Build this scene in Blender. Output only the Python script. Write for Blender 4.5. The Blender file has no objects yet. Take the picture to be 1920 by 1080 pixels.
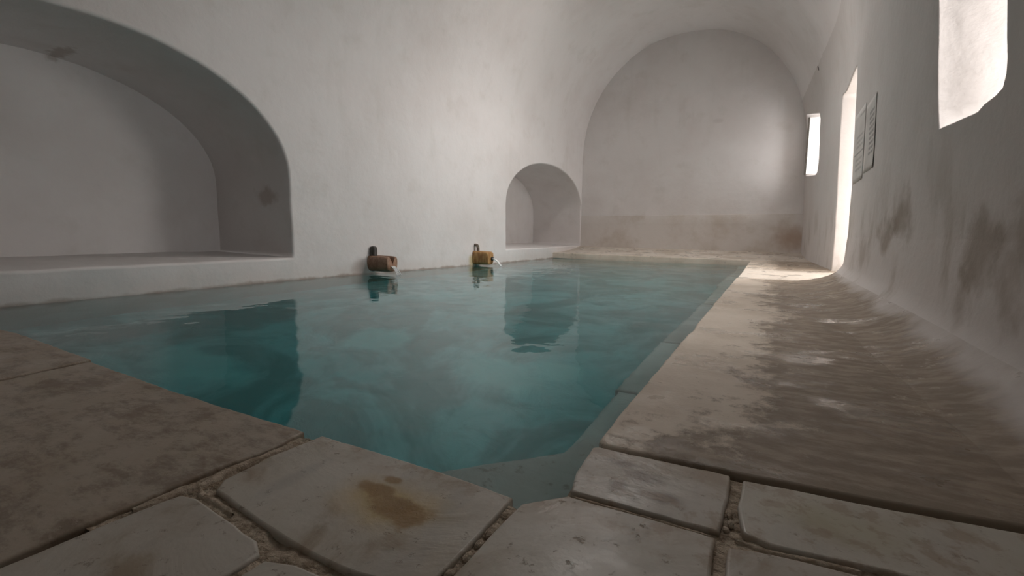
import bpy, bmesh, math, random
import numpy as np
from math import sin, cos, pi, radians, exp
from mathutils import Vector, noise, Matrix
from mathutils.geometry import delaunay_2d_cdt

random.seed(7)
S = bpy.context.scene
COL = S.collection
Z_WATER = -0.085

# ------------------------------------------------------------------ camera
cam_d = bpy.data.cameras.new('camera')
cam = bpy.data.objects.new('camera', cam_d); COL.objects.link(cam)
YAW, PITCH, ROLL, FPX = radians(28.948), radians(6.736), radians(0.529), 876.3
f = Vector((-sin(YAW)*cos(PITCH), cos(YAW)*cos(PITCH), -sin(PITCH)))
r = Vector((cos(YAW), sin(YAW), 0)); u = r.cross(f)
r2 = cos(ROLL)*r + sin(ROLL)*u; u2 = -sin(ROLL)*r + cos(ROLL)*u
mat = Matrix((r2, u2, -f)).transposed().to_4x4(); mat.translation = (0, 0, 0.40)
cam.matrix_world = mat
cam_d.sensor_width = 36; cam_d.lens = FPX/1920*36
cam_d.clip_start = 0.02; cam_d.clip_end = 200
S.camera = cam

# ------------------------------------------------------------------ world, daylight openings, exposure
W = bpy.data.worlds.new('overcast_sky'); S.world = W; W.use_nodes = True
bg = W.node_tree.nodes['Background']
bg.inputs['Color'].default_value = (1.0, 0.97, 0.955, 1)
bg.inputs['Strength'].default_value = 1.0
S.view_settings.view_transform = 'Standard'
try: S.view_settings.look = 'None'
except Exception: pass
S.view_settings.gamma = 1.0
S.view_settings.use_curve_mapping = False
S.view_settings.exposure = 0.95
S.cycles.max_bounces = 7; S.cycles.diffuse_bounces = 4; S.cycles.transmission_bounces = 6; S.cycles.glossy_bounces = 3
S.cycles.caustics_refractive = True; S.cycles.caustics_reflective = False
S.cycles.sample_clamp_indirect = 4.0
S.cycles.use_denoising = True; S.cycles.use_adaptive_sampling = True; S.cycles.adaptive_threshold = .05
S.cycles.use_guiding = True; S.cycles.guiding_training_samples = 64

def daylight(name, loc, sx, sy, rot, radiance, colour=(1.0, .975, .955)):
    """skylight entering through an opening: a lamp filling the outer mouth of that opening"""
    l = bpy.data.lights.new(name, 'AREA'); l.shape = 'RECTANGLE'; l.size = sx; l.size_y = sy
    l.energy = radiance*pi*sx*sy; l.color = colour
    o = bpy.data.objects.new(name, l); COL.objects.link(o); o.location = loc; o.rotation_euler = rot
WALL_OUT = 1.05                                   # outer face of the thick right wall
DOOR_OUT = 1.95                                   # doorway deepened by an added, unseen porch to dim its jamb
SKY_Y, SKY_R = (5.7,), .50                        # added round light shaft in the vault crown, unseen, brightens deck and slabs
daylight('window_daylight', (WALL_OUT+.02, 2.07, 1.32), 0.40, 1.10, (pi/2, 0, pi/2), 14, (1, 1, 1))
daylight('window_daylight', (WALL_OUT+.02, 9.46, 1.9), .62, 1.2, (pi/2, 0, pi/2), 9, (1, 1, 1))
daylight('door_daylight', (DOOR_OUT+.02, 5.70, 0.95), 1.70, 1.95, (pi/2, 0, pi/2), 4.2)
for _y in SKY_Y: daylight('added_shaft_light', (-1.77, _y, 4.90), .92, .92, (0, 0, 0), 30)  # lamp for the added shaft, lifts the dark deck and slabs

# ------------------------------------------------------------------ node helper
class M:
    def __init__(s, name):
        s.m = bpy.data.materials.new(name); s.m.use_nodes = True
        s.t = s.m.node_tree; s.t.nodes.clear()
        s.out = s.t.nodes.new('ShaderNodeOutputMaterial')
        s.pos = s.n('ShaderNodeNewGeometry').outputs['Position']
        s.X, s.Y, s.Z = None, None, None; s.cache = {}
    def n(s, ty, **kw):
        nd = s.t.nodes.new(ty)
        for k, v in kw.items(): setattr(nd, k, v)
        return nd
    def set(s, sock, v):
        if v is None: return
        if isinstance(v, bpy.types.NodeSocket): s.t.links.new(v, sock)
        else:
            if isinstance(v, (tuple, list)) and len(v) == 3 and sock.type == 'RGBA': v = (*v, 1)
            sock.default_value = v
    def xyz(s):
        if s.X is None:
            q = s.n('ShaderNodeSeparateXYZ'); s.set(q.inputs[0], s.pos); s.X, s.Y, s.Z = q.outputs
        return s.X, s.Y, s.Z
    def math(s, op, a, b=None, c=None, clamp=False):
        q = s.n('ShaderNodeMath', operation=op, use_clamp=clamp)
        for i, v in enumerate((a, b, c)):
            if v is not None: s.set(q.inputs[i], v)
        return q.outputs[0]
    def add(s, a, b): return s.math('ADD', a, b)
    def mul(s, a, b, clamp=False): return s.math('MULTIPLY', a, b, clamp=clamp)
    def vm(s, op, a, b):
        q = s.n('ShaderNodeVectorMath', operation=op); s.set(q.inputs[0], a); s.set(q.inputs[1], b)
        return q.outputs[1] if op in ('DISTANCE', 'LENGTH') else q.outputs[0]
    def noise(s, scale, detail=4, rough=.55, vec=None, dist=0, stretch=None):
        key = (scale, detail, rough, dist, stretch)
        if vec is None and key in s.cache: return s.cache[key]
        q = s.n('ShaderNodeTexNoise'); v = vec or s.pos
        if stretch: v = s.vm('MULTIPLY', v, stretch)
        s.set(q.inputs['Vector'], v); q.inputs['Scale'].default_value = scale
        q.inputs['Detail'].default_value = detail; q.inputs['Roughness'].default_value = rough
        q.inputs['Distortion'].default_value = dist
        if vec is None: s.cache[key] = q.outputs['Fac']
        return q.outputs['Fac']
    def voro(s, scale, vec=None, feature='F1'):
        q = s.n('ShaderNodeTexVoronoi', feature=feature); s.set(q.inputs['Vector'], vec or s.pos)
        q.inputs['Scale'].default_value = scale; return q.outputs['Distance']
    def step(s, v, lo, hi, a=0., b=1.):
        q = s.n('ShaderNodeMapRange', interpolation_type='SMOOTHSTEP')
        for i, w in enumerate((v, lo, hi, a, b)): s.set(q.inputs[i], w)
        return q.outputs[0]
    def mix(s, fac, a, b, mode='MIX'):
        q = s.n('ShaderNodeMix', data_type='RGBA', blend_type=mode)
        s.set(q.inputs[0], fac); s.set(q.inputs[6], a); s.set(q.inputs[7], b); return q.outputs[2]
    def blob(s, c, rad, amt=.5, scale=6., edge=.5):
        """soft stain with a ragged outline round the world point c"""
        d = s.vm('SUBTRACT', s.pos, c); d = s.vm('DIVIDE', d, rad)
        q = s.n('ShaderNodeVectorMath', operation='LENGTH'); s.set(q.inputs[0], d)
        w = s.add(q.outputs[1], s.mul(s.add(s.noise(scale, 5), -.5), amt*4))
        return s.step(w, 1., 1.-edge)
    def bump(s, h, dist=.01, strength=1., normal=None):
        q = s.n('ShaderNodeBump'); s.set(q.inputs['Height'], h)
        q.inputs['Distance'].default_value = dist; q.inputs['Strength'].default_value = strength
        if normal: s.set(q.inputs['Normal'], normal)
        return q.outputs[0]
    def principled(s, color, rough=.8, normal=None, spec=.5, **kw):
        q = s.n('ShaderNodeBsdfPrincipled')
        s.set(q.inputs['Base Color'], color); s.set(q.inputs['Roughness'], rough)
        s.set(q.inputs['Specular IOR Level'], spec)
        if normal: s.set(q.inputs['Normal'], normal)
        for k, v in kw.items(): s.set(q.inputs[k], v)
        s.t.links.new(q.outputs[0], s.out.inputs['Surface']); return q

# ------------------------------------------------------------------ materials
def mat_plaster(name, kind):
    m = M(name); X, Y, Z = m.xyz()
    big = m.noise(.7, 5, .6); mid = m.noise(3.2, 5, .6); fine = m.noise(26, 4, .6)
    col = m.mix(m.step(big, .38, .68), (.80, .765, .75), (.735, .69, .67))
    col = m.mix(m.mul(m.step(mid, .52, .78), .35), col, (.62, .575, .53))
    streak = m.noise(2.2, 4, .6, stretch=(1.6, 1.6, .25))
    col = m.mix(m.mul(m.step(streak, .55, .8), .22), col, (.60, .56, .51))
    if kind == 'left':
        zz = m.add(Z, m.mul(m.add(mid, -.5), .12))
        col = m.mix(m.mul(m.step(zz, .10, -.05), .30), col, (.66, .56, .50))
        zz2 = m.add(Z, m.mul(m.add(m.noise(7, 5), -.5), .07))
        col = m.mix(m.mul(m.step(zz2, -.055, -.085), .75), col, (.36, .27, .22))
        col = m.mix(m.mul(m.blob((-4.02, 3.80, -.02), (.3, .17, .14), .22, 5, .8), .6), col, (.40, .30, .26))
        col = m.mix(m.mul(m.blob((-3.80, 5.74, -.02), (.3, .12, .12), .18, 7, .7), .8), col, (.55, .42, .18))
        col = m.mix(m.mul(m.blob((-4.5, 3.0, .74), (.22, .3, .12), .35, 9, .6), .45), col, (.36, .27, .21))
        col = m.mix(m.mul(m.blob((-5.2, 1.72, 1.82), (.3, .08, .05), .4, 18, .6), .5), col, (.34, .27, .22))
        # damp greyish ledge front under the niche
        lw = m.mul(m.step(Z, .14, .10), m.step(Y, 3.1, 2.9))
        col = m.mix(m.mul(lw, m.mul(m.step(m.noise(2.5, 5), .35, .7), .45)), col, (.56, .58, .57))
    if kind == 'right':
        col = m.mix(.42, col, (.50, .455, .42))
        st = m.noise(3.0, 6, .65, stretch=(1, 1, .45))
        low = m.step(Z, 1.0, .2)
        col = m.mix(m.mul(m.mul(m.step(st, .48, .72), low), .6), col, (.33, .28, .22))
        for c, rd, k in [((.55, 3.0, .52), (.5, .28, .16), .7), ((.55, 3.3, .42), (.5, .25, .14), .7),
                         ((.55, 1.96, .34), (.5, .17, .17), .65), ((.55, 2.03, .17), (.5, .14, .15), .5),
                         ((.55, 1.66, .36), (.5, .18, .20), .6), ((.55, 3.95, .27), (.5, .22, .15), .4)]:
            col = m.mix(m.mul(m.blob(c, rd, .55, 6.5, .9), k*.9), col, (.27, .215, .16))
        col = m.mix(m.blob((.5, 8.02, 2.72), (.4, .045, .045), .1, 20, .3), col, (.12, .10, .09))
    if kind == 'back':
        col = m.mix(m.mul(m.blob((-1.05, 9.9, 2.55), (.14, .4, .06), .3, 9, .7), .3), col, (.5, .45, .42))
    if kind == 'dado':
        col = m.mix(.45, col, (.56, .50, .44))
        col = m.mix(m.mul(m.step(m.noise(1.6, 6, .65), .42, .7), .45), col, (.47, .39, .31))
        col = m.mix(m.mul(m.blob((.26, 9.85, .36), (.36, .5, .34), .3, 4, .8), .7), col, (.36, .24, .16))
    h = m.add(m.mul(m.noise(9, 5, .6), .7), m.mul(fine, .18))
    h = m.add(h, m.mul(m.noise(2.2, 3), 1.6))
    m.principled(col, .9, m.bump(h, .010, .55), .1)
    return m.m

def mat_deck():
    """worn limewashed screed: cream by the pool, brown grime in flakes and streaks further out"""
    m = M('worn_screed'); X, Y, Z = m.xyz()
    base = m.mix(m.step(m.noise(2.3, 5, .6), .35, .7), (.72, .625, .525), (.58, .49, .395))
    flk = m.noise(11, 9, .76); flk2 = m.noise(17, 6, .65, stretch=(.6, 1.5, 1))
    lng = m.noise(2.1, 6, .66, dist=.4); iso = m.noise(4.5, 6, .62)
    # grime builds up away from the bather-worn edge, partly painted-in corner darkening
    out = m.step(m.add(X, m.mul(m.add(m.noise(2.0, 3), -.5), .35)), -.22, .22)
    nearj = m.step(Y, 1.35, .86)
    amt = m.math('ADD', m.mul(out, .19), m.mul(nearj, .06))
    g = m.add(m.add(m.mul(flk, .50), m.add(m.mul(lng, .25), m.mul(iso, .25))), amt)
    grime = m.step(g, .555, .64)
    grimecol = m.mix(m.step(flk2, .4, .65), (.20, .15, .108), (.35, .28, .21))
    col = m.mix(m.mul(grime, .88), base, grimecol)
    pit = m.step(m.noise(38, 3, .6, stretch=(.6, 1.3, 1)), .66, .72)
    col = m.mix(m.mul(pit, m.step(m.noise(3, 2), .45, .6)), col, (.20, .15, .11))
    # grime line along the joint to the slabs
    jl = m.add(m.add(Y, m.mul(X, -.06)), m.mul(m.add(flk, -.5), .10))
    col = m.mix(m.mul(m.step(jl, .885, .865), m.step(X, -.22, -.10)), col, (.27, .215, .16))
    # the plaster fillet at the wall
    fil = m.step(m.add(X, m.mul(m.add(m.noise(3.2, 5), -.5), .22)), .43, .50)
    col = m.mix(m.mul(fil, m.step(Y, 4.95, 4.8)), col, (.56, .515, .485))
    col = m.mix(m.mul(m.mul(fil, m.step(Y, 4.95, 4.8)), m.mul(m.step(iso, .42, .8), .5)), col, (.40, .35, .30))
    # door light painted as a paler floor band in front of the doorway
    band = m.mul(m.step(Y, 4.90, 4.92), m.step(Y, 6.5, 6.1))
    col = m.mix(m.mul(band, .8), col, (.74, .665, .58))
    back = m.step(m.add(Y, m.mul(m.add(flk, -.5), .4)), 8.2, 8.6)
    col = m.mix(m.mul(back, .7), col, m.mix(m.step(lng, .45, .6), (.72, .66, .59), (.52, .45, .375)))
    wet = m.step(m.noise(3.4, 5, .6, stretch=(1, 1.3, 1)), .50, .62)
    rough = m.add(m.mul(wet, -.46), .64)
    h = m.add(m.mul(iso, 1.0), m.mul(m.noise(30, 4), .2))
    h = m.add(h, m.mul(grime, -.12))
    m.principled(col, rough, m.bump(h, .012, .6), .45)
    return m.m

def mat_slab():
    m = M('worn_marble'); X, Y, Z = m.xyz()
    oi = m.n('ShaderNodeObjectInfo'); rnd = oi.outputs['Random']
    off = m.n('ShaderNodeCombineXYZ'); m.set(off.inputs[0], m.mul(rnd, 13.)); m.set(off.inputs[2], m.mul(rnd, 37.))
    v = m.vm('ADD', m.pos, off.outputs[0])
    big = m.noise(5, 6, .6, vec=v, dist=.8); sp = m.noise(28, 5, .6, vec=v)
    col = m.mix(m.step(big, .36, .66), (.54, .50, .445), (.44, .39, .325))
    col = m.mix(m.mul(m.step(rnd, .2, .9), .3), col, (.56, .53, .44))
    col = m.mix(m.mul(m.step(m.noise(4, 6, .6, vec=m.vm('MULTIPLY', v, (3.2, .8, 1))), .52, .66), .5), col, (.40, .375, .34))
    col = m.mix(m.mul(m.step(big, .52, .66), .8), col, (.33, .255, .175))
    spk = m.noise(55, 6, .7, vec=v)
    col = m.mix(m.mul(m.step(spk, .58, .70), .7), col, (.24, .18, .13))
    # rust stain on the coping slab, and its warm halo
    col = m.mix(m.mul(m.blob((-.475, .485, 0), (.13, .08, .1), .18, 14, .9), .9), col, (.50, .34, .10))
    for c, rd in [((-.512, .502, 0), (.055, .022, .1)), ((-.432, .475, 0), (.050, .036, .1)), ((-.468, .485, 0), (.05, .03, .1)), ((-.515, .535, 0), (.03, .014, .1))]:
        col = m.mix(m.mul(m.blob(c, rd, .36, 22, .5), .85), col, (.27, .14, .018))
    # two dark blotches of the pale corner slab
    for c, rd in [((-.165, .748, 0), (.055, .030, .1)), ((-.125, .703, 0), (.045, .024, .1)), ((-.205, .778, 0), (.05, .022, .1)), ((-.19, .70, 0), (.02, .035, .1))]:
        col = m.mix(m.mul(m.blob(c, rd, .22, 34, .8), .95), col, (.20, .15, .11))
    col = m.mix(m.mul(m.blob((.09, .76, 0), (.13, .07, .1), .3, 9, .9), .35), col, (.42, .40, .22))
    col = m.mix(m.mul(m.blob((-.66, .46, 0), (.025, .10, .1), .25, 12, .9), .45), col, (.33, .31, .29))
    col = m.mix(m.mul(m.blob((-.26, .595, 0), (.12, .05, .1), .3, 14, .8), .5), col, (.38, .29, .20))
    # large brown bed on the long slabs at the left
    lf = m.step(X, -.76, -.80)
    col = m.mix(m.mul(lf, .72), col, (.40, .325, .25))
    br = m.noise(6, 9, .76, stretch=(.9, 1.5, 1)); br2 = m.noise(16, 7, .74, stretch=(.8, 1.6, 1))
    col = m.mix(m.mul(m.mul(m.step(m.add(m.mul(br, .6), m.mul(br2, .4)), .46, .58), lf), .8), col, (.21, .155, .11))
    # stain along the pool arris
    col = m.mix(m.mul(m.step(sp, .5, .62), m.mul(m.step(Y, .52, .60), .6)), col, (.34, .25, .17))
    rough = m.step(m.noise(8, 4, vec=v), .3, .7, .30, .55)
    h = m.add(m.mul(big, .8), m.mul(m.noise(60, 3), .12)); h = m.add(h, m.mul(m.step(spk, .60, .76), -.15))
    m.principled(col, rough, m.bump(h, .008, .5), .5)
    return m.m

def mat_simple(name, c0, c1, scale=12, rough=.7, bump=.004, spec=.4, stretch=None, bscale=None):
    m = M(name); q = m.noise(scale, 6, .62, stretch=stretch)
    col = m.mix(m.step(q, .36, .66), c0, c1)
    m.principled(col, rough, m.bump(m.noise(bscale or scale*2, 5, stretch=stretch), bump, .7), spec)
    return m.m

def mat_basin():
    m = M('pool_lime_render'); X, Y, Z = m.xyz()
    n1 = m.noise(1.5, 4, .55, dist=1.2); n2 = m.noise(5, 5, .6, dist=.8)
    col = m.mix(m.step(n1, .40, .62), (.34, .43, .42), (.66, .74, .73))
    col = m.mix(m.mul(m.step(n2, .45, .7), .35), col, (.40, .43, .39))
    # pale cloud-shaped patches on the bottom
    for c, rd in [((-1.25, 2.15, -.95), (.42, .22, .5)), ((-2.2, 2.2, -.95), (.3, .3, .5)), ((-1.0, 2.3, -.95), (.2, .15, .5)), ((-2.6, 1.3, -.95), (.5, .2, .5))]:
        col = m.mix(m.mul(m.blob(c, rd, .3, 4, .5), .75), col, (.86, .90, .86))
    col = m.mix(m.mul(m.step(Z, -.42, -.33), .4), col, (.66, .68, .63))
    sp = m.noise(24, 5, .62)
    col = m.mix(m.mul(m.step(sp, .56, .68), m.mul(m.step(Z, -.23, -.215), .7)), col, (.24, .22, .185))
    m.principled(col, .8, m.bump(n2, .02, .5), .3)
    return m.m

def mat_water():
    m = M('thermal_water'); X, Y, Z = m.xyz()
    rings = None
    for (cx, cy, amp, lam, dec) in [(-3.68, 3.98, .8, .10, .55), (-3.48, 5.86, 1.1, .13, 1.1)]:
        d = m.vm('DISTANCE', m.vm('MULTIPLY', m.pos, (1, 1, 0)), (cx, cy, 0))
        dd = m.add(d, m.mul(m.noise(3, 2), .05))
        w = m.mul(m.math('SINE', m.mul(dd, 2*pi/lam)), m.math('EXPONENT', m.mul(d, -1/dec)))
        w = m.mul(w, amp); rings = w if rings is None else m.add(rings, w)
    a = m.noise(2.8, 2, .5); b = m.noise(8.5, 2, .5)
    h = m.add(m.mul(rings, .0006), m.add(m.mul(a, .0062), m.mul(m.mul(b, m.step(Y, .8, 5, .3, 1.)), .0026)))
    nrm = m.bump(h, 1.0, 1.0)
    q = m.n('ShaderNodeBsdfPrincipled')
    m.set(q.inputs['Base Color'], (1, 1, 1)); m.set(q.inputs['Roughness'], 0.0); m.set(q.inputs['IOR'], 1.333)
    m.set(q.inputs['Transmission Weight'], 1.0); m.set(q.inputs['Normal'], nrm)
    m.t.links.new(q.outputs[0], m.out.inputs['Surface'])
    v = m.n('ShaderNodeVolumeAbsorption'); m.set(v.inputs['Color'], (.14, .79, .82)); v.inputs['Density'].default_value = 1.25
    m.t.links.new(v.outputs[0], m.out.inputs['Volume'])
    return m.m

def mat_glass(name, gloss=.08, tint=(1, 1, 1)):
    m = M(name)
    a = m.n('ShaderNodeBsdfTransparent'); m.set(a.inputs[0], tint)
    b = m.n('ShaderNodeBsdfGlossy'); b.inputs['Roughness'].default_value = .03
    x = m.n('ShaderNodeMixShader'); x.inputs[0].default_value = gloss
    m.t.links.new(a.outputs[0], x.inputs[1]); m.t.links.new(b.outputs[0], x.inputs[2])
    m.t.links.new(x.outputs[0], m.out.inputs['Surface']); return m.m

def mat_stream():
    m = M('falling_water')
    q = m.n('ShaderNodeBsdfPrincipled'); m.set(q.inputs['Base Color'], (.98, .98, .98)); m.set(q.inputs['Roughness'], .15)
    m.set(q.inputs['IOR'], 1.333); m.set(q.inputs['Transmission Weight'], .05)
    m.t.links.new(q.outputs[0], m.out.inputs['Surface']); return m.m

MP_L = mat_plaster('limewashed_plaster', 'left'); MP_R = mat_plaster('stained_plaster', 'right')
MP_B = mat_plaster('lime_plaster', 'back'); MP_D = mat_plaster('dado_plaster', 'dado'); MP_C = mat_plaster('vault_plaster', 'vault')
M_DECK = mat_deck(); M_SLAB = mat_slab(); M_BASIN = mat_basin(); M_WATER = mat_water()
M_GROUT = mat_simple('crumbled_mortar', (.64, .54, .43), (.34, .265, .19), 40, .9, .02, .2)
M_CRUMB = mat_simple('lime_mortar_lump', (.62, .53, .43), (.42, .335, .25), 50, .9, .01, .2)
M_TERRA = mat_simple('wet_terracotta', (.21, .105, .055), (.36, .215, .14), 14, .38, .006, .5)
M_WOODY = mat_simple('ochre_limestone', (.30, .13, .035), (.50, .30, .12), 11, .45, .006, .5, stretch=(2.5, 2.5, .6))
M_DARKM = mat_simple('blackened_bronze', (.022, .018, .015), (.05, .04, .03), 20, .45, .002, .5)
M_GREYM = mat_simple('corroded_pipe', (.10, .075, .055), (.22, .18, .14), 25, .6, .002, .4)
M_FRAME = mat_simple('white_painted_timber', (.82, .81, .79), (.76, .75, .72), 10, .45, .001, .4)
M_GAP_SHADE = mat_simple('painted_gap_shade', (.06, .05, .04), (.10, .085, .07), 12, .6, .001, .3)  # dark colour standing in for the shaded gap by the sash
M_GLASS = mat_glass('window_glass'); M_STREAM = mat_stream()
M_YWALL = mat_simple('screen_wall_plaster', (.44, .42, .39), (.37, .35, .32), 3, .9, .01, .2)
M_YARD = mat_simple('pale_yard_paving', (.26, .235, .20), (.18, .165, .14), 2, .9, .01, .2)

# ------------------------------------------------------------------ mesh helpers
def mk(name, verts, faces, material, parent=None, smooth=True):
    me = bpy.data.meshes.new(name); me.from_pydata([tuple(v) for v in verts], [], faces); me.update()
    if smooth: me.polygons.foreach_set('use_smooth', [True]*len(me.polygons))
    me.materials.append(material)
    o = bpy.data.objects.new(name, me); COL.objects.link(o)
    if parent: o.parent = parent
    return o
def tag(o, label=None, cat=None, group=None, kind=None):
    for k, v in (('label', label), ('category', cat), ('group', group), ('kind', kind)):
        if v: o[k] = v
    return o
class MB:
    def __init__(s): s.v, s.f = [], []
    def add(s, verts, faces):
        b = len(s.v); s.v += [tuple(v) for v in verts]; s.f += [tuple(i+b for i in fc) for fc in faces]
    def grid(s, rows, close=False):
        n = len(rows[0]); b = len(s.v)
        for rw in rows: s.v += [tuple(p) for p in rw]
        for i in range(len(rows)-1):
            for j in range(n if close else n-1):
                k = (j+1) % n
                s.f.append((b+i*n+j, b+i*n+k, b+(i+1)*n+k, b+(i+1)*n+j))
    def box(s, x0, x1, y0, y1, z0, z1):
        s.add([(x, y, z) for z in (z0, z1) for y in (y0, y1) for x in (x0, x1)],
              [(0, 2, 3, 1), (4, 5, 7, 6), (0, 1, 5, 4), (2, 6, 7, 3), (0, 4, 6, 2), (1, 3, 7, 5)])
    def build(s, name, material, parent=None, smooth=True): return mk(name, s.v, s.f, material, parent, smooth)

def dens(loop, step, closed=True):
    out = []; n = len(loop)
    for i in range(n if closed else n-1):
        a, b = Vector(loop[i]), Vector(loop[(i+1) % n]); k = max(1, int((b-a).length/step))
        out += [tuple(a.lerp(b, j/k)) for j in range(k)]
    if not closed: out.append(tuple(loop[-1]))
    return out
def inside(p, loop):
    x, y = p; c = False; n = len(loop); j = n-1
    for i in range(n):
        xi, yi = loop[i]; xj, yj = loop[j]
        if (yi > y) != (yj > y) and x < (xj-xi)*(y-yi)/(yj-yi)+xi: c = not c
        j = i
    return c
def area2(l): return sum(l[i][0]*l[(i+1) % len(l)][1]-l[(i+1) % len(l)][0]*l[i][1] for i in range(len(l)))
def offset(loop, d):
    """push a closed 2D loop outwards by d"""
    s = 1 if area2(loop) > 0 else -1; out = []; n = len(loop)
    for i in range(n):
        a, b, c = Vector(loop[i-1]), Vector(loop[i]), Vector(loop[(i+1) % n])
        t = ((b-a).normalized()+(c-b).normalized())
        t = t.normalized() if t.length > 1e-6 else (c-b).normalized()
        nn = Vector((t.y, -t.x))*s
        k = max(.6, abs(t.dot((c-b).normalized())))
        out.append(tuple(b+nn*d/k))
    return out
def sheet(mb, outline, holes, step, fn, flip=False):
    pts = []; edges = []
    for lp in [outline]+holes:
        b = len(pts); pts += [Vector(p) for p in lp]; n = len(lp)
        edges += [(b+i, b+(i+1) % n) for i in range(n)]
    xs = [p[0] for p in outline]; ys = [p[1] for p in outline]
    lp_all = [np.array(l) for l in [outline]+holes]
    gx = np.arange(min(xs)+step*.5, max(xs), step); gy = np.arange(min(ys)+step*.5, max(ys), step)
    for i, x in enumerate(gx):
        for y in gy:
            yy = y + (step*.5 if i % 2 else 0)
            if not inside((x, yy), outline) or any(inside((x, yy), h) for h in holes): continue
            if min(np.min((l[:, 0]-x)**2+(l[:, 1]-yy)**2) for l in lp_all) < (step*.45)**2: continue
            pts.append(Vector((x, yy)))
    vo, _, fo, *_ = delaunay_2d_cdt(pts, edges, [], 0, 1e-6)
    fs = []
    for fc in fo:
        c = sum((vo[i] for i in fc), Vector((0, 0)))/len(fc)
        if inside(c, outline) and not any(inside(c, h) for h in holes):
            fc = list(fc)
            if (area2([vo[i] for i in fc]) > 0) == flip: fc.reverse()
            fs.append(fc)
    mb.add([fn(v.x, v.y) for v in vo], fs)

def wob(x, y, z):
    p = Vector((x, y, z))
    return .013*noise.noise(p*.9+Vector((3, 1, 7))) + .004*noise.noise(p*3.1) + .0015*noise.noise(p*9.)

def smooth_table(pts, sig=.35):
    ys = np.arange(-3, 13, .05); v = np.interp(ys, [p[0] for p in pts], [p[1] for p in pts])
    k = np.exp(-.5*(np.arange(-30, 31)*.05/sig)**2); k /= k.sum()
    vp = np.pad(v, 30, mode='edge'); v = np.convolve(vp, k, mode='valid')
    return lambda y: float(np.interp(y, ys, v))
xl = smooth_table([(-2, -4.12), (2, -4.12), (3, -4.13), (4, -4.05), (5, -3.925), (6, -3.815), (7, -3.745), (8.4, -3.72), (10, -3.75)])
xr0 = smooth_table([(-2, .553), (4.6, .555), (5.2, .565), (6.3, .632), (7.0, .61), (9.95, .452)], .25)
Y0, Y1 = -1.35, 9.93            # end walls
Z_S, Z_A = 1.90, 4.27           # vault springing and crown
Z_R = 2.75                      # top of the right wall sheet, where the vault takes over
def xr(y, z):
    if z <= Z_S: return xr0(y) - .034*max(0, z-.5)
    a0, a1 = xl(y), xr0(y)-.034*(Z_S-.5); a = (a1-a0)/2
    return (a0+a1)/2+a*max(0, 1-((z-Z_S)/(Z_A-Z_S))**2.12)**(1/2.12)

# ------------------------------------------------------------------ left wall with the two niches
def arch_loop(y0, y1, zb, zs, zt, n=40, e=2.0):
    cy, a = (y0+y1)/2, (y1-y0)/2
    lp = dens([(y0, zb), (y1, zb)], .05, False)
    lp += dens([(y1, zb), (y1+.0, zs)], .05, False)[1:-1]
    for i in range(n+1):
        t = pi*i/n; c, s_ = cos(t), sin(t)
        lp.append((cy+a*math.copysign(abs(c)**(2/e), c), zs+(zt-zs)*abs(s_)**(2/e)))
    lp += dens([(y0, zs), (y0, zb)], .05, False)[1:-1]
    return lp
def wl(y, z): return (xl(y)+wob(-4, y, z), y, z)
mb = MB(); R_ = .022
niches = [(arch_loop(.10, 2.99, .137, .90, 1.84, e=2.05), -5.37, .032), (arch_loop(6.61, 9.945, .135, .88, 1.67, e=2.1), -4.95, .035)]
holes = []
for lp, xb, rise in niches:
    lp = [(y+.006*noise.noise(Vector((y*4, z*4, 2))), z+.006*noise.noise(Vector((y*4, z*4, 9)))) for y, z in lp]
    zb = min(p[1] for p in lp); D = 1.24
    def mapd(y, z, d, xb=xb, rise=rise, zb=zb):
        x0 = wl(y, z)[0]; k = d/1.24
        x = x0+(xb-x0)*k
        return (x, y, z + (rise*k if z < zb+.05 else 0) + wob(x, y+5, z)*min(1, k*3)*.6)
    rows = []
    for a in np.linspace(0, pi/2, 5):
        rows.append([mapd(y, z, R_*(1-cos(a))) for y, z in offset(lp, R_*(1-sin(a)))])
    for k in np.linspace(.06, 1, 9): rows.append([mapd(y, z, 1.24*k) for y, z in lp])
    mb.grid(rows, True)
    sheet(mb, lp, [], .12, lambda y, z, g=mapd: g(y, z, 1.24))
    holes.append(offset(lp, R_))
outl = dens([(Y0-.1, -1.05), (Y1+.08, -1.05), (Y1+.08, Z_S), (Y0-.1, Z_S)], .1)
holes[1] = [(min(y, Y1+.05), z) for y, z in holes[1]]
sheet(mb, outl, holes, .1, wl)
wall_left = tag(mb.build('wall_left', MP_L), 'whitewashed plaster wall with a wide and a smaller arched niche above the water', kind='structure')

# ------------------------------------------------------------------ right wall with doorway and two windows
def wr(y, z): return (xr(y, z)-wob(.6, y, z), y, z)
win1 = [(2.472, .822), (2.38, .815), (2.298, .810), (2.214, .806), (2.12, .800), (2.074, .800), (2.025, .811), (1.946, .817), (1.90, .827), (1.885, .858), (1.884, .90),
        (1.893, .962), (1.906, 1.065), (1.92, 1.4), (1.95, 1.62), (2.02, 1.74), (2.14, 1.81), (2.28, 1.83), (2.43, 1.80), (2.54, 1.72), (2.59, 1.60), (2.575, 1.34), (2.552, 1.217), (2.53, 1.1), (2.511, .996), (2.49, .9)]
door = [(4.88, -.10), (4.88, 1.79), (5.7, 1.88), (6.53, 1.955), (6.53, -.10)]
win2 = [(8.29, 1.42), (8.38, 1.34), (8.52, 1.31), (9.76, 1.43), (9.76, 2.47), (8.32, 2.17), (8.245, 2.05), (8.23, 1.75), (8.245, 1.52)]
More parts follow.
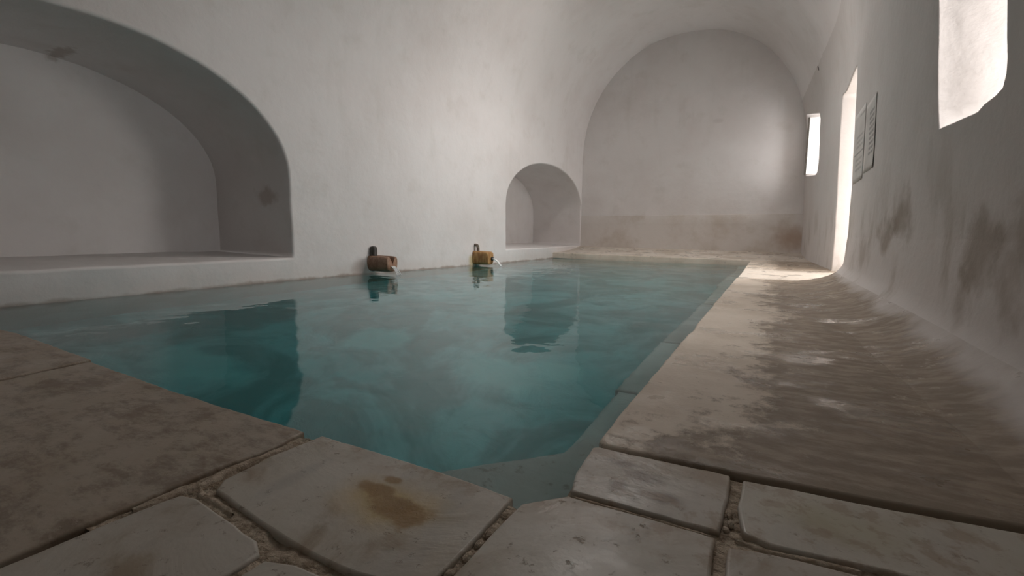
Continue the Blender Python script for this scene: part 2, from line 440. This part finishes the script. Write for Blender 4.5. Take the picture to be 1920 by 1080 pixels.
def reveal(mb, loop, r_, outx, narrow=None):
    def ny(y, k): return y if narrow is None else narrow[0]+(y-narrow[0])*(1+(narrow[1]-1)*k)
    def mp(y, z, d):
        x0 = wr(y, z)[0]; D = outx-x0
        return (x0+min(d, D), y, z)
    rows = [[mp(y, z, r_*(1-cos(a))) for y, z in offset(loop, r_*(1-sin(a)))] for a in np.linspace(0, pi/2, 4)]
    for k in np.linspace(.1, 1, 6): rows.append([(lambda x0: (x0+(outx-x0)*k, ny(y, k), z + .0015*noise.noise(Vector((x0+k*2, y*6, z*6)))))(wr(y, z)[0]) for y, z in loop])
    mb.grid(rows, True)
    return offset(loop, r_)
mb = MB(); hs = []
outer = []
for lp, r_, ox, nar in ((win1, .006, WALL_OUT, (1.9, .48)), (door, .012, DOOR_OUT, None), (win2, .010, WALL_OUT, (9.76, .36))):
    lp = dens(lp, .05)
    lp = [(y+.004*noise.noise(Vector((y*9, z*9, 2))), z+.004*noise.noise(Vector((y*9, z*9, 5)))) for y, z in lp]
    hs.append(reveal(mb, lp, r_, ox, nar))
    outer.append([(y if nar is None else nar[0]+(y-nar[0])*nar[1], z) for y, z in lp])
# the doorway reaches the floor: its hole runs out through the foot of the wall
outl = dens([(Y0-.1, -.2), (Y1+.1, -.2), (Y1+.1, Z_R), (Y0-.1, Z_R)], .1)
h2 = hs[1]; ztop = [p for p in h2]
sheet(mb, outl, hs, .1, wr)
# outer face
outl2 = dens([(Y0-.1, -.2), (Y1+.7, -.2), (Y1+.7, 4.6), (Y0-.1, 4.6)], .4)
sheet(mb, outl2, outer, .4, lambda y, z: (WALL_OUT, y, z))
mb.box(WALL_OUT-.02, DOOR_OUT, 4.3, 4.87, -.2, 2.5); mb.box(WALL_OUT-.02, DOOR_OUT, 6.54, 7.1, -.2, 2.5); mb.box(WALL_OUT-.02, DOOR_OUT, 4.3, 7.1, 1.97, 2.5)  # blocks of the added porch round the deepened doorway
wall_right = tag(mb.build('wall_right', MP_R), 'grey stained plaster wall with a doorway and two deep window openings', kind='structure')

# ------------------------------------------------------------------ vault and end walls
def vault_pt(y, t, off=0.):
    a0, a1 = xl(y), xr(y, Z_S); cx, a = (a0+a1)/2, (a1-a0)/2; e = 2.12
    c, s_ = cos(t), sin(t)
    x = cx+a*math.copysign(abs(c)**(2/e), c); z = Z_S+(Z_A-Z_S)*abs(s_)**(2/e)
    w = (1-abs(cos(t)))
    if t > pi/2: wv = wob(-4, y, z)*(1-w)
    else: wv = wob(.6, y, z)*(1-w)
    wv += w*1.6*wob(x, y, z)
    n = Vector((-c, -s_*.9)).normalized()
    return (x+n.x*(wv+off), y, z+n.y*(wv+off))
mb = MB()
T0 = math.asin(((Z_R-.01-Z_S)/(Z_A-Z_S))**1.06); UK = 2.4
added_shafts = [[(UK*pi/2+(SKY_R+.03)*cos(k*pi/14), y+(SKY_R+.03)*sin(k*pi/14)) for k in range(28)] for y in SKY_Y]
sheet(mb, dens([(UK*T0, Y0-.1), (UK*pi, Y0-.1), (UK*pi, Y1+.15), (UK*T0, Y1+.15)], .12), added_shafts, .12, lambda u, y: vault_pt(y, u/UK))
ysk = np.arange(Y0-.1, Y1+.16, .1)
mb.grid([[(vault_pt(y, pi)[0]-d, y, Z_S+z) for z, d in ((.15, .03), (.02, .03), (-.03, .03))] for y in ysk])
mb.grid([[(wr(y, Z_R)[0]+d, y, Z_R+z) for z, d in ((.12, .012), (.0, .02), (-.12, .06))] for y in ysk])
for lp in added_shafts:
    rows = [[vault_pt(y, u/UK) for u, y in lp]]
    cx = sum(p[0] for p in rows[0])/28; cy = sum(p[1] for p in rows[0])/28
    for q, z in ((.97, .02), (.92, .10), (.90, .3), (.90, .58)):
        rows.append([(cx+(p[0]-cx)*q, cy+(p[1]-cy)*q, p[2]+z if z < .2 else Z_A+z) for p in rows[0]])
    mb.grid(rows, True)
ceiling = tag(mb.build('ceiling', MP_C), 'plastered barrel vault', kind='structure')

def end_wall(name, yw, material, label, flip, extra=.06):
    mb = MB()
    lp = dens([(xl(yw)-.012, -.3), (xr(yw, 0)+extra, -.3)], .12, False)
    for t in np.linspace(0, pi, 49):
        p = vault_pt(yw, t); cx = (xl(yw)+xr(yw, 1.9))/2
        x_ = cx+(p[0]-cx)*1.02; z_ = p[2]+extra*.5
        lp.append((max(x_, xl(yw)-.012) if z_ < 2.2 else x_, z_))
    sheet(mb, lp, [], .14, lambda x, z: (x, yw+wob(x, yw*.3, z)*1.2, z), flip)
    return tag(mb.build(name, material), label, kind='structure')
end_wall('wall_back', Y1, MP_B, 'plain plaster end wall under the vault', False)
end_wall('wall_front', Y0, MP_B, 'plain plaster end wall facing the pool', True)
# dado: a slightly proud darker band on the end wall
mb = MB(); rows = []
prof = [(Y1+.01, .782), (Y1-.010, .785), (Y1-.018, .776), (Y1-.02, .6), (Y1-.022, .4), (Y1-.024, .2), (Y1-.03, .02)]
for x in np.linspace(xl(Y1), xr0(Y1)+.02, 60):
    rows.append([(x, y+wob(x, 3, z)*1.0, z+(.006*noise.noise(Vector((x*2, 1, z))) if z > .7 else 0)) for y, z in prof])
mb.grid(rows); tag(mb.build('trim_1', MP_D), 'darker worn plaster dado along the end wall', kind='structure')

# ------------------------------------------------------------------ deck
PX = -.275      # pool edge on the right
def slab_mesh(mb, loop, fn, r_=.008, thick=.07, step=.06, wobble=.003, wf=22.):
    lp = dens(loop, .025 if wobble else .05)
    lp = [(x+wobble*noise.noise(Vector((x*wf, y*wf, 3)))+wobble*.5*noise.noise(Vector((x*60, y*60, 3))),
           y+wobble*noise.noise(Vector((x*wf, y*wf, 8)))+wobble*.5*noise.noise(Vector((x*60, y*60, 8)))) for x, y in lp]
    if area2(lp) < 0: lp.reverse()
    ins = offset(lp, -r_)
    sheet(mb, ins, [], step, fn, True)
    rows = []
    for a in np.linspace(0, pi/2, 5):
        rows.append([(x, y, fn(x, y)[2]-r_*(1-cos(a))) for x, y in offset(lp, -r_*(1-sin(a)))])
    rows.append([(x, y, fn(x, y)[2]-thick) for x, y in lp])
    mb.grid(rows, True)
def edge_wob(y): return .006*noise.noise(Vector((0, y*3.1, 1)))+.004*noise.noise(Vector((0, y*11, 4)))
def z_near(x, y):
    z = .003*noise.noise(Vector((x*2.2, y*2.2, 0)))+.0012*noise.noise(Vector((x*9, y*9, 0)))
    return (x, y, z)
mb = MB()
edge = [(PX+edge_wob(y), y) for y in np.arange(.85, 4.87, .08)]
slab_mesh(mb, edge+[(PX, 4.875), (.60, 4.875), (.60, .895), (.332, .878), (.201, .860), (.107, .848), (-.02, .838), (-.141, .833), (-.257, .829)], z_near, .010, .10, .06, .002)
# plaster fillet sweeping up to the wall, ending at the doorway
rows = []
for y in list(np.arange(-1.35, 4.8, .1))+[4.80, 4.845, 4.872]:
    k = max(0., min(1., (y-1.0)/3.0)); s0 = .36+(.14-.36)*k
    rw = []
    for q, z in [(0, -.004), (.2, .004), (.42, .016), (.60, .034), (.75, .058), (.87, .090), (.94, .125), (.965, .16), (.975, .24), (.985, .36), (1.008, .5)]:
        x = s0+(.556-s0)*q
        if q > .95: x = wr(y, z)[0]+{.965: -.011, .975: -.006, .985: -.003}.get(q, .012)
        rw.append((x if q > .95 else x-wob(.6, y, z)*q, y, z+.002*noise.noise(Vector((x*2, y*1.2, 1)))*(1-q)))
    rows.append(rw)
mb.grid(rows)
end = rows[-1]; mb.add(end+[(.62, 4.872, .5), (.62, 4.872, -.1), (end[0][0], 4.872, -.1)], [tuple(range(len(end)+3))])
# doorway band, far deck and raised end deck
def z_far(x, y):
    z = -.014+.014*min(1, max(0, (y-6.3)/.4))
    if y > 8.2: z += min(1, (y-8.2)/.2)*.028*min(1, max(0, (-x-.3)/3.4)) + .085*max(0, (y-8.75)/1.1)**1.3
    return (x, y, z+.003*noise.noise(Vector((x*2, y*2, 5))))
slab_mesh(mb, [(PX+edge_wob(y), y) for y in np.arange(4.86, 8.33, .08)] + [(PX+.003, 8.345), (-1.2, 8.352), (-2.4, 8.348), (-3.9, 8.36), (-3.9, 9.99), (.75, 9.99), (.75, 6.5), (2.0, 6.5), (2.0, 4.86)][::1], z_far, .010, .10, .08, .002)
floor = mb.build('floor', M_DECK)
floor.data.materials.append(MP_R)                  # the top of the fillet is wall plaster
for p in floor.data.polygons:
    if p.center.z > .105 and p.center.x > .3 and p.center.y < 4.9: p.material_index = 1
tag(floor, 'worn cream and brown screed deck around the pool', kind='structure')

# stone slabs at the near end
SL = [
 [(-4.14, .612), (-3.02, .612), (-3.02, -.28), (-4.14, -.28)],
 [(-3.0, .610), (-2.657, .610), (-2.516, .622), (-1.82, .603), (-1.800, .52), (-1.79, .46), (-1.775, .395), (-1.77, -.28), (-3.0, -.28)],
 [(-1.792, .592), (-1.27, .580), (-.99, .583), (-.80, .588), (-.787, .50), (-.798, .41), (-.796, .29), (-.793, .15), (-.80, -.28), (-1.745, -.28), (-1.755, .39)],
 [(-.752, .592), (-.616, .596), (-.459, .597), (-.322, .590), (-.318, .539), (-.316, .462), (-.318, .372), (-.404, .356), (-.486, .352), (-.56, .356), (-.634, .365), (-.728, .376), (-.752, .40), (-.760, .49)],
 [(-.778, .155), (-.775, .223), (-.772, .293), (-.762, .343), (-.733, .350), (-.647, .345), (-.562, .336), (-.535, .322), (-.53, .1), (-.535, -.28), (-.775, -.28)],
 [(-.515, .316), (-.478, .330), (-.415, .337), (-.325, .345), (-.322, .1), (-.33, -.28), (-.518, -.28)],
 [(-.300, .580), (-.277, .603), (-.250, .634), (-.208, .633), (-.140, .637), (-.040, .637), (-.036, .50), (-.036, .27), (-.30, .27), (-.303, .409), (-.302, .52)],
 [(-.272, .811), (-.262, .818), (-.147, .823), (-.036, .827), (-.033, .751), (-.038, .655), (-.113, .653), (-.206, .649), (-.252, .649), (-.264, .71)],
 [(-.016, .822), (.078, .832), (.184, .841), (.325, .860), (.56, .885), (.56, .69), (.164, .675), (.112, .670), (.020, .657), (-.010, .67), (-.020, .737)],
 [(-.024, .630), (.027, .641), (.110, .651), (.56, .672), (.56, .27), (-.024, .27)],
 [(-.30, .255), (-.02, .255), (-.02, -.28), (-.30, -.28)],
 [(-.005, .255), (.56, .255), (.56, -.28), (-.005, -.28)],
]
for xa, xb in ((-4.14, -2.9), (-2.88, -1.7), (-1.68, -.6), (-.58, .56)): SL.append([(xa, -.295), (xb, -.295), (xb, -1.4), (xa, -1.4)])
for i, lp in enumerate(SL):
    mb = MB(); tx, ty = random.uniform(-.0025, .0025), random.uniform(-.0025, .0025)
    cx = sum(p[0] for p in lp)/len(lp); cy = sum(p[1] for p in lp)/len(lp); dz = random.uniform(-.0008, .0012)
    big = max(p[0] for p in lp)-min(p[0] for p in lp) > .7
    fn = lambda x, y, a=tx*(0.3 if big else 1), b=ty, c=dz, i=i: (x, y, c+a*(x-cx)+b*(y-cy)+.0009*noise.noise(Vector((x*7, y*7, i*3.)))+.0007*noise.noise(Vector((x*22, y*22, i*3.))))
    slab_mesh(mb, lp, fn, .0045, .075, .05, .0028)
    mb.build('slab', M_SLAB, floor)
# mortar bed under and between the slabs, ragged on top
mb = MB(); rows = []
xs = np.arange(-.82, .58, .012)
for y in np.arange(.24, .845, .012):
    rows.append([(x, min(y, .825 if x > -.262 else .578), min(-.0055, -.0075+.007*noise.noise(Vector((x*24, y*24, 0)))+.0035*noise.noise(Vector((x*70, y*70, 2)))) if not (x < -.262 and y > .578) else -.05) for x in xs])
mb.grid(rows)
mb.build('mortar', M_GROUT, floor, smooth=False)
mb = MB(); mb.box(-4.14, .58, -1.4, .56, -.07, -.035); mb.box(-.26, .58, .56, .86, -.07, -.035)
mb.build('mortar_bed', M_GROUT, floor, smooth=False)
# crumbled lumps of mortar in the open joints
def lump(c, s):
    mb = MB(); n, k = 7, 4; rows = []; sd = random.random()*50
    for i in range(k+1):
        t = pi*i/k; rows.append([])
        for j in range(n):
            p = Vector((sin(t)*cos(2*pi*j/n), sin(t)*sin(2*pi*j/n), cos(t)))
            p *= 1+.45*noise.noise(p*1.7+Vector((sd, 0, 0)))
            rows[-1].append((c[0]+p.x*s[0], c[1]+p.y*s[1], c[2]+p.z*s[2]))
    mb.grid(rows, True); return mb.build('mortar_lump', M_CRUMB, floor)
for (x, y, sx, sy) in [(-.309, .512, .008, .020), (-.310, .478, .006, .009), (-.309, .450, .007, .011), (-.311, .415, .007, .014), (-.310, .39, .006, .010),
                       (-.029, .715, .004, .012), (-.026, .690, .005, .010), (-.030, .672, .005, .007)]:
    lump((x, y, -.006), (sx, sy, .0045))
# smooth pointing that survives in the wider joints
def pointing(path, width, zt):
    mb = MB(); rows = []; path = dens(path, .008, False)
    for i, (x, y) in enumerate(path):
        a, b = Vector(path[max(0, i-1)]), Vector(path[min(len(path)-1, i+1)]); t = (b-a).normalized(); nn = Vector((-t.y, t.x))
        w = width*(1+.35*noise.noise(Vector((x*30, y*30, 1))))*min(1, .3+i*.25, .3+(len(path)-1-i)*.25)
        rows.append([(x+nn.x*w*q, y+nn.y*w*q, zt+dz+.0022*noise.noise(Vector((x*45+q, y*45, 3)))) for q, dz in ((-1, -.012), (-.75, -.002), (-.3, 0), (.3, .0004), (.75, -.0018), (1, -.012))])
    mb.grid(rows); return mb.build('mortar_pointing', M_CRUMB, floor)
pointing([(-.775, .555), (-.776, .50), (-.781, .45), (-.780, .41), (-.772, .378), (-.785, .335), (-.786, .29)], .012, -.0025)
pointing([(-.765, .372), (-.745, .362), (-.70, .362), (-.65, .356)], .007, -.003)
pointing([(-.245, .6425), (-.20, .643), (-.14, .645), (-.05, .6455)], .004, -.004)
pointing([(-.018, .652), (.02, .648), (.07, .658), (.12, .662)], .006, -.003)

# ------------------------------------------------------------------ pool basin
mb = MB(); ZF = -.95
def zfl(x, y): return (x, y, ZF+.05*noise.noise(Vector((x*1.4, y*1.4, 2)))+.03*noise.noise(Vector((x*3.3, y*3.3, 6))))
sheet(mb, dens([(-4.3, .5), (-.2, .5), (-.2, 8.45), (-4.3, 8.45)], .15), [], .15, zfl)
def side(p0, p1, nx, ny):
    rows = []
    n = 60
    for i in range(n+1):
        x, y = p0[0]+(p1[0]-p0[0])*i/n, p0[1]+(p1[1]-p0[1])*i/n
        rows.append([(x+nx*.012*noise.noise(Vector((x*2, y*2, z*3))), y+ny*.012*noise.noise(Vector((x*2, y*2, z*3+4))), z) for z in np.linspace(-.045, -1.02, 12)])
    mb.grid(rows)
side((-.256, .5), (-.256, 8.45), 1, 0); side((-4.3, .576), (-.2, .576), 0, 1); side((-4.3, 8.372), (-.2, 8.372), 0, 1)
basin = tag(mb.build('pool_basin', M_BASIN), 'lime rendered pool walls and bottom under turquoise water', kind='structure')
# submerged bench along the right side, built of blocks, and the corner step
by = 1.02; i = 0
while by < 8.3:
    L = random.uniform(.55, .8); xb = -.445+random.uniform(-.02, .02); zt = -.275+random.uniform(-.02, .015)
    mb = MB(); slab_mesh(mb, [(-.235, by+.006), (-.235, by+L-.006), (xb+random.uniform(-.008, .008), by+L-.006), (xb, by+.006)],
                         lambda x, y, zt=zt: (x, y, zt+.004*noise.noise(Vector((x*6, y*6, 1)))), .015, .7, .08, .006)
    mb.build('bench_block', M_BASIN, basin); by += L
mb = MB(); slab_mesh(mb, [(-.235, .55), (-.235, 1.16), (-.40, 1.13), (-.418, 1.025), (-.52, .922), (-.615, .818), (-.83, .60), (-.87, .55)],
                     lambda x, y: (x, y, -.20+.004*noise.noise(Vector((x*6, y*6, 1)))), .012, .8, .08, .004)
mb.build('corner_step', M_BASIN, basin)
# ------------------------------------------------------------------ water
mb = MB()
lp = [(-.24, .56), (-.24, 8.39)]+[(xl(y)-.02, y) for y in np.linspace(8.39, .56, 40)]
n = len(lp)
mb.add([(x, y, Z_WATER) for x, y in lp]+[(x, y, -1.03) for x, y in lp],
       [tuple(range(n)), tuple(range(n, 2*n))[::-1]]+[(i, i+n, (i+1) % n+n, (i+1) % n) for i in range(n)])
water = tag(mb.build('pool_water', M_WATER, smooth=False), 'still turquoise thermal water filling the sunken pool', 'water', kind='stuff')

# ------------------------------------------------------------------ spouts
def empty(name, loc, rz=0):
    o = bpy.data.objects.new(name, None); COL.objects.link(o); o.location = loc; o.rotation_euler = (0, 0, rz)
    o.empty_display_size = .05; return o
def tube(mb, pts, rad, n=8):
    rows = []
    for i, p in enumerate(pts):
        p = Vector(p); t = (Vector(pts[min(i+1, len(pts)-1)])-Vector(pts[max(i-1, 0)])).normalized()
        a = t.cross(Vector((0, 1, 0.01))).normalized(); b = t.cross(a)
        rr = rad[i] if isinstance(rad, (list, tuple)) else rad
        rows.append([tuple(p+a*rr*cos(2*pi*k/n)+b*rr*sin(2*pi*k/n)) for k in range(n)])
    mb.grid(rows, True)
    mb.add(rows[0], [tuple(range(n))]); mb.add(rows[-1], [tuple(range(n))][::-1])
def subsurf(o, lv=2):
    md = o.modifiers.new('smooth', 'SUBSURF'); md.levels = lv; md.render_levels = lv
def spout_body(sec, stations, material, parent, name='spout_block'):
    rows = []
    for x, sy, sz, dz in stations: rows.append([(x, y*sy, z*sz+dz) for y, z in sec])
    mb = MB(); mb.grid(rows, True)
    n = len(sec); mb.f.append(tuple(range(len(mb.v)-n, len(mb.v)))); mb.f.append(tuple(range(n))[::-1])
    bm = bmesh.new(); me = bpy.data.meshes.new(name)
    me.from_pydata(mb.v, [], mb.f)
    bm.from_mesh(me); bmesh.ops.recalc_face_normals(bm, faces=bm.faces); bm.to_mesh(me); bm.free()
    for p in me.polygons: p.use_smooth = True
    me.materials.append(material); o = bpy.data.objects.new(name, me); COL.objects.link(o); o.parent = parent
    return o
def streams(parent, x0, z0, ys, drop, throw, rad):
    for y in ys:
        mb = MB(); pts = []; rs = []
        for k in range(9):
            t = k/8; pts.append((x0+throw*t+random.uniform(-.002, .002), y*(1+.5*t), z0-drop*t*t-.01*t)); rs.append(rad*(1-.35*t))
        tube(mb, pts, rs, 7); mb.build('water_jet', M_STREAM, parent)

# first spout: rounded terracotta block with an open groove
s1 = empty('fountain_spout', (-4.05, 3.975, 0))
tag(s1, 'brown terracotta fountain spout with open groove and black knob on top', 'fountain spout')
sec = [(.078, .125), (.095, .10), (.098, .03), (.084, -.03), (.048, -.056), (0, -.060), (-.048, -.056), (-.084, -.03), (-.098, .03), (-.095, .10), (-.078, .125),
       (-.045, .125), (-.034, .09), (-.030, .03), (-.018, -.005), (0, -.014), (.018, -.005), (.030, .03), (.034, .09), (.045, .125)]
o = spout_body(sec, [(-.03, .9, 1, 0), (-.025, .9, 1, 0), (.0, .92, 1, 0), (.10, 1.0, 1.0, 0), (.22, 1.0, 1.0, 0), (.275, .96, .97, 0), (.298, .88, .90, .004), (.302, .84, .86, .005)], M_TERRA, s1)
subsurf(o, 1)
mb = MB(); tube(mb, [(.03, -.02, .09), (.03, -.02, .19), (.03, -.02, .215), (.03, -.02, .228), (.03, -.02, .233)], [.042, .042, .040, .030, .012], 16)
mb.build('knob', M_DARKM, s1)['label'] = 'black metal knob'
streams(s1, .285, .012, [-.022, -.009, .005, .020], .085, .115, .0058)
# second spout: ochre squared block with a small mouth pipe
s2 = empty('fountain_spout', (-3.82, 5.83, 0))
tag(s2, 'squared ochre stone fountain spout with a small round mouth beside the small arched niche', 'fountain spout')
sec = [(.082, .128), (.088, .11), (.088, .0), (.080, -.05), (.06, -.068), (0, -.072), (-.06, -.068), (-.080, -.05), (-.088, .0), (-.088, .11), (-.082, .128), (0, .131)]
o = spout_body(sec, [(-.03, 1, 1, 0), (-.025, 1, 1, 0), (.0, 1, 1, 0), (.17, 1, 1, 0), (.215, .97, .96, 0), (.235, .88, .85, -.002), (.24, .82, .78, -.002)], M_WOODY, s2)
subsurf(o, 1)
mb = MB(); tube(mb, [(.22, .02, .02), (.250, .02, .018), (.262, .02, .016), (.262, .02, .016), (.24, .02, .018)], [.028, .028, .026, .017, .015], 14)
mb.build('mouth_pipe', M_DARKM, s2)['label'] = 'dark round mouth pipe'
mb = MB(); tube(mb, [(.035, -.03, .10), (.035, -.03, .175), (.028, -.03, .20), (.015, -.03, .215), (-.02, -.03, .218)], [.022, .022, .022, .022, .021], 12)
mb.build('supply_pipe', M_GREYM, s2)['label'] = 'short corroded supply pipe'
streams(s2, .262, .018, [.010, .021, .032], .091, .13, .0085)

# ------------------------------------------------------------------ windows
def frame_part(name, x0, x1, y0, y1, z0, z1, material, parent):
    mb = MB(); mb.box(x0, x1, y0, y1, z0, z1); o = mb.build(name, material, parent, smooth=False)
    b = o.modifiers.new('bevel', 'BEVEL'); b.width = .004; b.segments = 2; return o
def fixed_window(name, y0, y1, z0, z1, x, pane=True):
    mb = MB(); t = .05
    mb.box(x-.04, x, y0, y0+t, z0, z1); mb.box(x-.04, x, y1-t, y1, z0, z1); mb.box(x-.04, x, y0+t, y1-t, z0, z0+t); mb.box(x-.04, x, y0+t, y1-t, z1-t, z1)
    w = mb.build(name, M_FRAME, smooth=False); w['kind'] = 'structure'
    if pane:
        mb = MB(); mb.box(x-.022, x-.018, y0+t, y1-t, z0+t, z1-t); mb.build('pane', M_GLASS, w, smooth=False)
    return w
w1 = fixed_window('window_1', 1.86, 2.26, .78, 1.86, WALL_OUT-.02)
w1['label'] = 'deep splayed window opening with bright white reveal'
w2 = fixed_window('window_2', 9.16, 9.80, 1.28, 2.5, WALL_OUT-.02, pane=False)
w2['label'] = 'small deep window with its white sash folded open'
# sash of the second window, opened inwards against the far reveal
ys = 9.73
xa, xb, za, zb_ = .428, 1.02, 1.455, 2.40
sash = empty('sash', (0, 0, 0)); sash.parent = w2
frame_part('sash_stile', xa, xa+.05, ys-.035, ys, za, zb_, M_FRAME, sash)
frame_part('sash_stile', xb-.05, xb, ys-.035, ys, za, zb_, M_FRAME, sash)
frame_part('sash_rail', xa+.05, xb-.05, ys-.035, ys, zb_-.05, zb_, M_FRAME, sash)
frame_part('sash_rail', xa+.05, xb-.05, ys-.035, ys, za, za+.05, M_FRAME, sash)
frame_part('sash_gap_shade', xa-.022, xa-.001, ys-.03, ys, za-.01, zb_+.01, M_GAP_SHADE, sash)  # dark strip painted in as the shadow gap beside the sash
mb = MB(); mb.box(xa+.05, xb-.05, ys-.02, ys-.016, za+.05, zb_-.05); mb.build('pane', M_GLASS, sash, smooth=False)

# ------------------------------------------------------------------ paper notices by the doorway
def mat_paper(name, seed, y0, y1, z0, z1, rows):
    m = M(name); X, Y, Z = m.xyz()
    u = m.math('DIVIDE', m.add(Y, -y0), y1-y0); v = m.math('DIVIDE', m.add(Z, -z0), z1-z0)
    col = m.mix(m.step(m.noise(4, 4), .4, .7), (.66, .63, .60), (.58, .55, .52))
    ink = None
    for (u0, u1, v0, v1, k) in rows:
        a = m.mul(m.mul(m.math('GREATER_THAN', u, u0), m.math('LESS_THAN', u, u1)), m.mul(m.math('GREATER_THAN', v, v0), m.math('LESS_THAN', v, v1)))
        a = m.mul(a, k); ink = a if ink is None else m.math('MAXIMUM', ink, a)
    wn = m.step(m.noise(60, 2, .5, stretch=(1, 1, .2)), .40, .46)
    ink = m.mul(ink, m.add(m.mul(wn, .7), .3))
    col = m.mix(m.mul(ink, .8), col, (.22, .21, .205))
    m.principled(col, .75, None, .2); return m.m
def notice(y0, y1, z0, z1, material, label, curl):
    mb = MB(); rows = []
    for i in range(13):
        y = y0+(y1-y0)*i/12; e = max(0, 1-(y-y0)/.12)
        rows.append([])
        for z in np.linspace(z0, z1, 15):
            x = wr(y, z)[0]-.0018-curl*e*e*(1-(z-z0)/(z1-z0)*.6)-.0015*noise.noise(Vector((y*6, z*6, 1)))
            rows[-1].append((x, y, z))
    mb.grid(rows); o = mb.build('paper_notice', material)
    sd = o.modifiers.new('thickness', 'SOLIDIFY'); sd.thickness = .0012; sd.offset = 0
    return tag(o, label, 'notice', 'paper notices beside the doorway')
lines = [(.12, .62, .80-.072*i, .84-.072*i, .8) for i in range(9)]
notice(3.86, 4.27, .85, 1.32, mat_paper('printed_notice', 1, 3.86, 4.27, .85, 1.32, lines), 'curling paper notice with one column of nine dark text lines', .003)
l2 = [(.06, .50, .90, .93, .5), (.02, .05, .40, .83, .7)] + [(.12, .75, .62-.07*i, .655-.07*i, .45) for i in range(3)] + [(.05, .95, .395, .415, 1.)] + [(.15, .8, .30-.07*i, .335-.07*i, .5) for i in range(3)]
notice(4.30, 4.80, .82, 1.36, mat_paper('faded_notice', 2, 4.30, 4.80, .82, 1.36, l2), 'faded paper notice with a black ruled line, hung next to the doorway edge', .0)

# ------------------------------------------------------------------ yard outside the openings
mb = MB(); mb.box(DOOR_OUT+1.6, DOOR_OUT+1.9, 2.6, 8.8, -.2, 3.5)  # unseen wall added to cut the sky light reaching the doorway
tag(mb.build('added_screen_wall', M_YWALL, smooth=False), 'added plastered screen wall outside the doorway, unseen', kind='structure')
mb = MB(); mb.box(DOOR_OUT+.06, 14, -10, 22, -.35, -.12); mb.box(WALL_OUT+.02, DOOR_OUT+.06, -10, 4.28, -.35, -.12); mb.box(WALL_OUT+.02, DOOR_OUT+.06, 7.12, 22, -.35, -.12)
tag(mb.build('yard_ground', M_YARD, smooth=False), 'pale paved yard outside the doorway', kind='structure')
